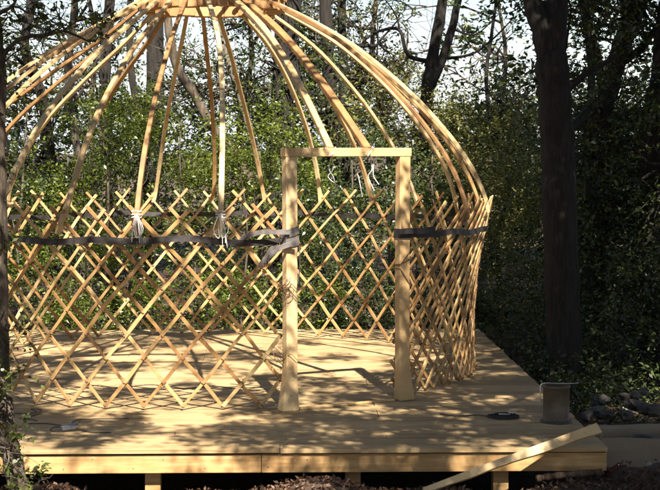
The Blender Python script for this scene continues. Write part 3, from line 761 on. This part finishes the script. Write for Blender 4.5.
T('slim stem with small twigs between broad trunk and twin tree', 'sapling', [(500, 260), (497, 180), (492, 130), (486, 80), (492, 30), (500, -30)], .04, .02, 21,
  scr([(450, 120, 530, 170, 14), (490, 90, 540, 120, 5)], 20, 22), lf='leafo', nl=80, L=.05)

T('airy olive leaved tree behind the roof poles above the doorway', 'sapling', [(392, 260), (390, 160), (380, 100), (372, 50), (376, 0)], .06, .03, 22,
  scr([(300, -10, 375, 120, 34), (360, 60, 425, 150, 18), (360, -40, 400, 20, 5)], 21, 24), bk='barkb', lf='leafo', nl=150, L=.055, limb=.03)
T('low branching shrub like tree below the patch of pale sky', 'sapling', [(470, 260), (468, 200), (474, 150), (480, 120)], .05, .03, 22.5,
  scr([(425, 105, 530, 160, 26), (480, 80, 530, 110, 5)], 21.5, 24), bk='barkb', lf='leafo', nl=150, L=.055, limb=.03)
T('bare twiggy tree in front of the patch of pale sky', 'sapling', [(510, 260), (508, 180), (500, 120), (506, 60), (498, 0), (500, -60)], .045, .02, 24,
  scr([(430, 0, 530, 95, 22), (380, 0, 430, 80, 8)], 23, 25), bk='barkb', lf='leafo', nl=9, L=.05, r=.4, limb=.022, twig=.009)
T('twiggy light leaved tree behind the roof poles at top left', 'sapling', [(90, 260), (95, 180), (92, 110), (98, 50), (90, -10)], .05, .03, 22,
  scr([(0, 0, 150, 110, 46)], 21, 24), bk='barkb', lf='leafb', nl=110, L=.045, r=.36, limb=.025)

T('leafy tree filling the gap between poles under the crown ring', 'sapling', [(250, 260), (245, 170), (240, 120), (252, 60), (247, 0)], .05, .03, 20.5,
  scr([(185, -20, 330, 125, 80), (150, 40, 200, 120, 10)], 19.5, 22), bk='barkb', lf='leafd', nl=110, L=.045, limb=.03, r=.3)

# ------------------------------------------------------------------ thickets: masses nobody could count
def thicket(name, label, boxes, nl, r, L, mat, updown=.1):
    """boxes: world volumes (x0,x1,y0,y1,z0,z1,n)"""
    cl = []
    for x0, x1, y0, y1, z0, z1, n in boxes:
        q = np.stack([rng.uniform(x0, x1, n), rng.uniform(y0, y1, n), rng.uniform(z0, z1, n)], 1)
        top = z1 - .35 * (z1 - z0) * (.5 + .5 * np.sin(q[:, 0] * 2.1 + y0) * np.cos(q[:, 1] * 1.7 + x0))
        q[:, 2] = z0 + (q[:, 2] - z0) * (top - z0) / (z1 - z0); cl.append(q)
    cl = np.concatenate(cl)
    Pn, Ls = clumps_to_leaves(cl, nl, r, L)
    o = leaves(name, Pn, Ls, M[mat], None, updown, .48)
    return tag(o, label, 'shrubs', None, 'stuff')
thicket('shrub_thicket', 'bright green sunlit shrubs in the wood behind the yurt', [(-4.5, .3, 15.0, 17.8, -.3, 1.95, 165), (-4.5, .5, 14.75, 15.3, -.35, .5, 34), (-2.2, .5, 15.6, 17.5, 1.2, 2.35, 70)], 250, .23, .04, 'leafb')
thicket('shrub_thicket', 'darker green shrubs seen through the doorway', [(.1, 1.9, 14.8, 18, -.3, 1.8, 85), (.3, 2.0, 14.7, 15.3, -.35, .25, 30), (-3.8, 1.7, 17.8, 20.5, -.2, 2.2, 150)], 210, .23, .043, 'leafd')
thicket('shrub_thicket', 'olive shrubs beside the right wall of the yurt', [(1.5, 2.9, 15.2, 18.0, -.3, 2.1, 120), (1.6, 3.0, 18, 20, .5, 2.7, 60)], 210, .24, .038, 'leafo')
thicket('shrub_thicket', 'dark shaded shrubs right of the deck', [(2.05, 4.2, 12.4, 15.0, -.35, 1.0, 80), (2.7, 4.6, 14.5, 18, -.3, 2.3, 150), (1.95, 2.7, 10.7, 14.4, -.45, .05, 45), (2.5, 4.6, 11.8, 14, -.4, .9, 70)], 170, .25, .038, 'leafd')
thicket('far_wood', 'far mass of woodland filling the gaps low behind the trees', [(-9, 9, 24, 30, -.6, 3.0, 420), (-14, 14, 32, 44, -.6, 3.6, 420), (2.5, 8, 20, 25, 0, 4.2, 150), (-8, -3, 22, 27, 0, 3.4, 80)], 95, .6, .11, 'leafd')

for i, (px, py, lean, Y, r, bk, lb) in enumerate([
    (30, 100, 8, 15.6, .018, 'barkp', 'thin pale bare stem between the leftmost roof poles'), (96, 110, -10, 16.0, .02, 'barkb', 'thin brown bare stem in the shrubs near the front left strap'),
    (182, 120, 12, 15.8, .016, 'barkp', 'thin pale bare stem left of the centre roof poles'), (236, 150, -6, 15.7, .015, 'barkb', 'short thin bare stem in the shrubs left of door'),
    (352, 160, 10, 15.9, .016, 'barkb', 'thin bare stem seen in the upper doorway'), (436, 130, -12, 15.6, .018, 'barkb', 'thin bare stem just right of the door frame top')]):
    a_ = at(px - lean, 345, Y); a_.z = gz(a_.x, a_.y) - .03; b_ = at(px, py, Y)
    mb = MB(); Pq = wobble(a_, b_, 9, .035); mb.sweep(Pq, [r * (1 - .55 * j / 9) for j in range(10)], 6)
    for k in range(4):
        j = 4 + k; e = Pq[j] + Vector((random.choice((-1, 1)) * random.uniform(.2, .5), random.uniform(-.1, .1), random.uniform(.2, .5))); mb.sweep(wobble(Pq[j], e, 4, .12), [r * .4, r * .32, r * .25, r * .18, r * .1], 4)
    tag(mb.build('sapling', M[bk], None, True), lb, 'sapling')

# ------------------------------------------------------------------ trees that overhang and shade the deck, then ones added to block sky light
def shade(label, base, h, c, rad, ncl, nl=150, r=.38, L=.06, lf='leafd'):
    b = Vector((base[0], base[1], gz(*base) - .05)); cc = Vector(c)
    mid = b.lerp(cc, .5) + Vector((.15, .1, .3)); mid.x = b.x * .8 + cc.x * .2; mid.y = b.y * .8 + cc.y * .2
    tree('oak_tree', label, [([b, b.lerp(mid, .5), mid, cc], .17, .06)], ell(c, rad, ncl), M['bark'], M[lf], nl, r, L, limb=.06, twig=.012, nlimb=9)
shade('leafy tree overhanging the front of the deck from the left', (-3.4, 5.2), 6, (-1.7, 5.9, 4.1), (2.1, 2.6, 1.0), 145, 330, .19, .055)
shade('leafy tree overhanging the front of the deck from the right', (3.0, 4.6), 6, (1.8, 5.9, 4.1), (1.9, 2.6, 1.0), 155, 360, .21, .055)
shade('slender tree reaching over the near side of the yurt', (-3.9, 7.6), 6, (-.8, 8.3, 4.9), (2.2, 1.6, .8), 42, 300, .2, .055)
shade('bushy tree outside the frame shading the cardboard box', (4.3, 5.6), 6, (3.0, 4.9, 4.6), (1.3, 2.0, 1.3), 90, 300, .36, .07)
shade('tall leafy tree beside the deck at right outside the frame', (4.3, 8.4), 6, (3.5, 9.3, 5.3), (2.0, 2.6, 1.7), 150, 330, .42, .07)
shade('second tall leafy tree shading the wood at right', (5.2, 11.8), 7, (4.9, 12.0, 6.3), (2.4, 2.8, 1.8), 160, 330, .45, .075)
shade('tall leafy tree beside the deck at left outside the frame', (-4.8, 9.3), 6, (-4.1, 9.6, 5.6), (2.0, 2.6, 1.5), 60, 260, .34, .07)
shade('high boughed tree leaning over the yurt from the left', (-5.5, 12.5), 6, (-1.5, 11.8, 6.8), (2.8, 2.4, 1.4), 38, 200, .34, .07)
shade('high boughed tree behind the wood edge at right', (5.9, 15.5), 6, (4.6, 15.5, 7.0), (2.9, 3.0, 2.0), 120, 280, .5, .09)
shade('tall crowned tree added to close off sky light above the wood at left', (-7.5, 18.5), 8, (-5, 18.5, 8.5), (4.0, 3.5, 2.4), 120, 230, .65, .13)  # high crowns above the view, added to cut ambient sky light
shade('tall crowned tree added to close off sky light above the middle of the wood', (-1.9, 21.5), 8, (0, 20.5, 9), (4.0, 3.5, 2.4), 130, 230, .65, .13)
shade('tall crowned tree added to close off sky light above the wood at far right', (8.2, 21), 8, (6.5, 20, 8.5), (4.0, 3.8, 2.6), 130, 230, .65, .13)
shade('unseen spreading tree added behind the camera at left to block sky light', (-5.0, .5), 7, (-5.5, 1.5, 4.5), (3.2, 4.5, 3.6), 150, 230, .65, .13)  # unseen trees behind the camera, added as occluders to deepen the shade
shade('unseen spreading tree added behind the camera at right to block sky light', (6.0, .5), 7, (6.3, 1.5, 4.5), (3.2, 4.5, 3.6), 150, 230, .65, .13)
shade('unseen broad tree added straight behind the camera to block sky light', (.5, -6.5), 7, (0, -6, 4.2), (5.5, 2.2, 3.8), 170, 230, .65, .13)
shade('unseen broad tree added well left of the yurt to block sky light', (-8.5, 11), 7, (-8.8, 10, 5), (2.6, 5.0, 4.4), 150, 230, .65, .13)  # unseen side trees, added to cut ambient light but not the sun
shade('unseen broad tree added well right of the yurt to block sky light', (8.8, 11), 7, (9.0, 10, 5), (2.6, 5.0, 4.4), 150, 230, .65, .13)
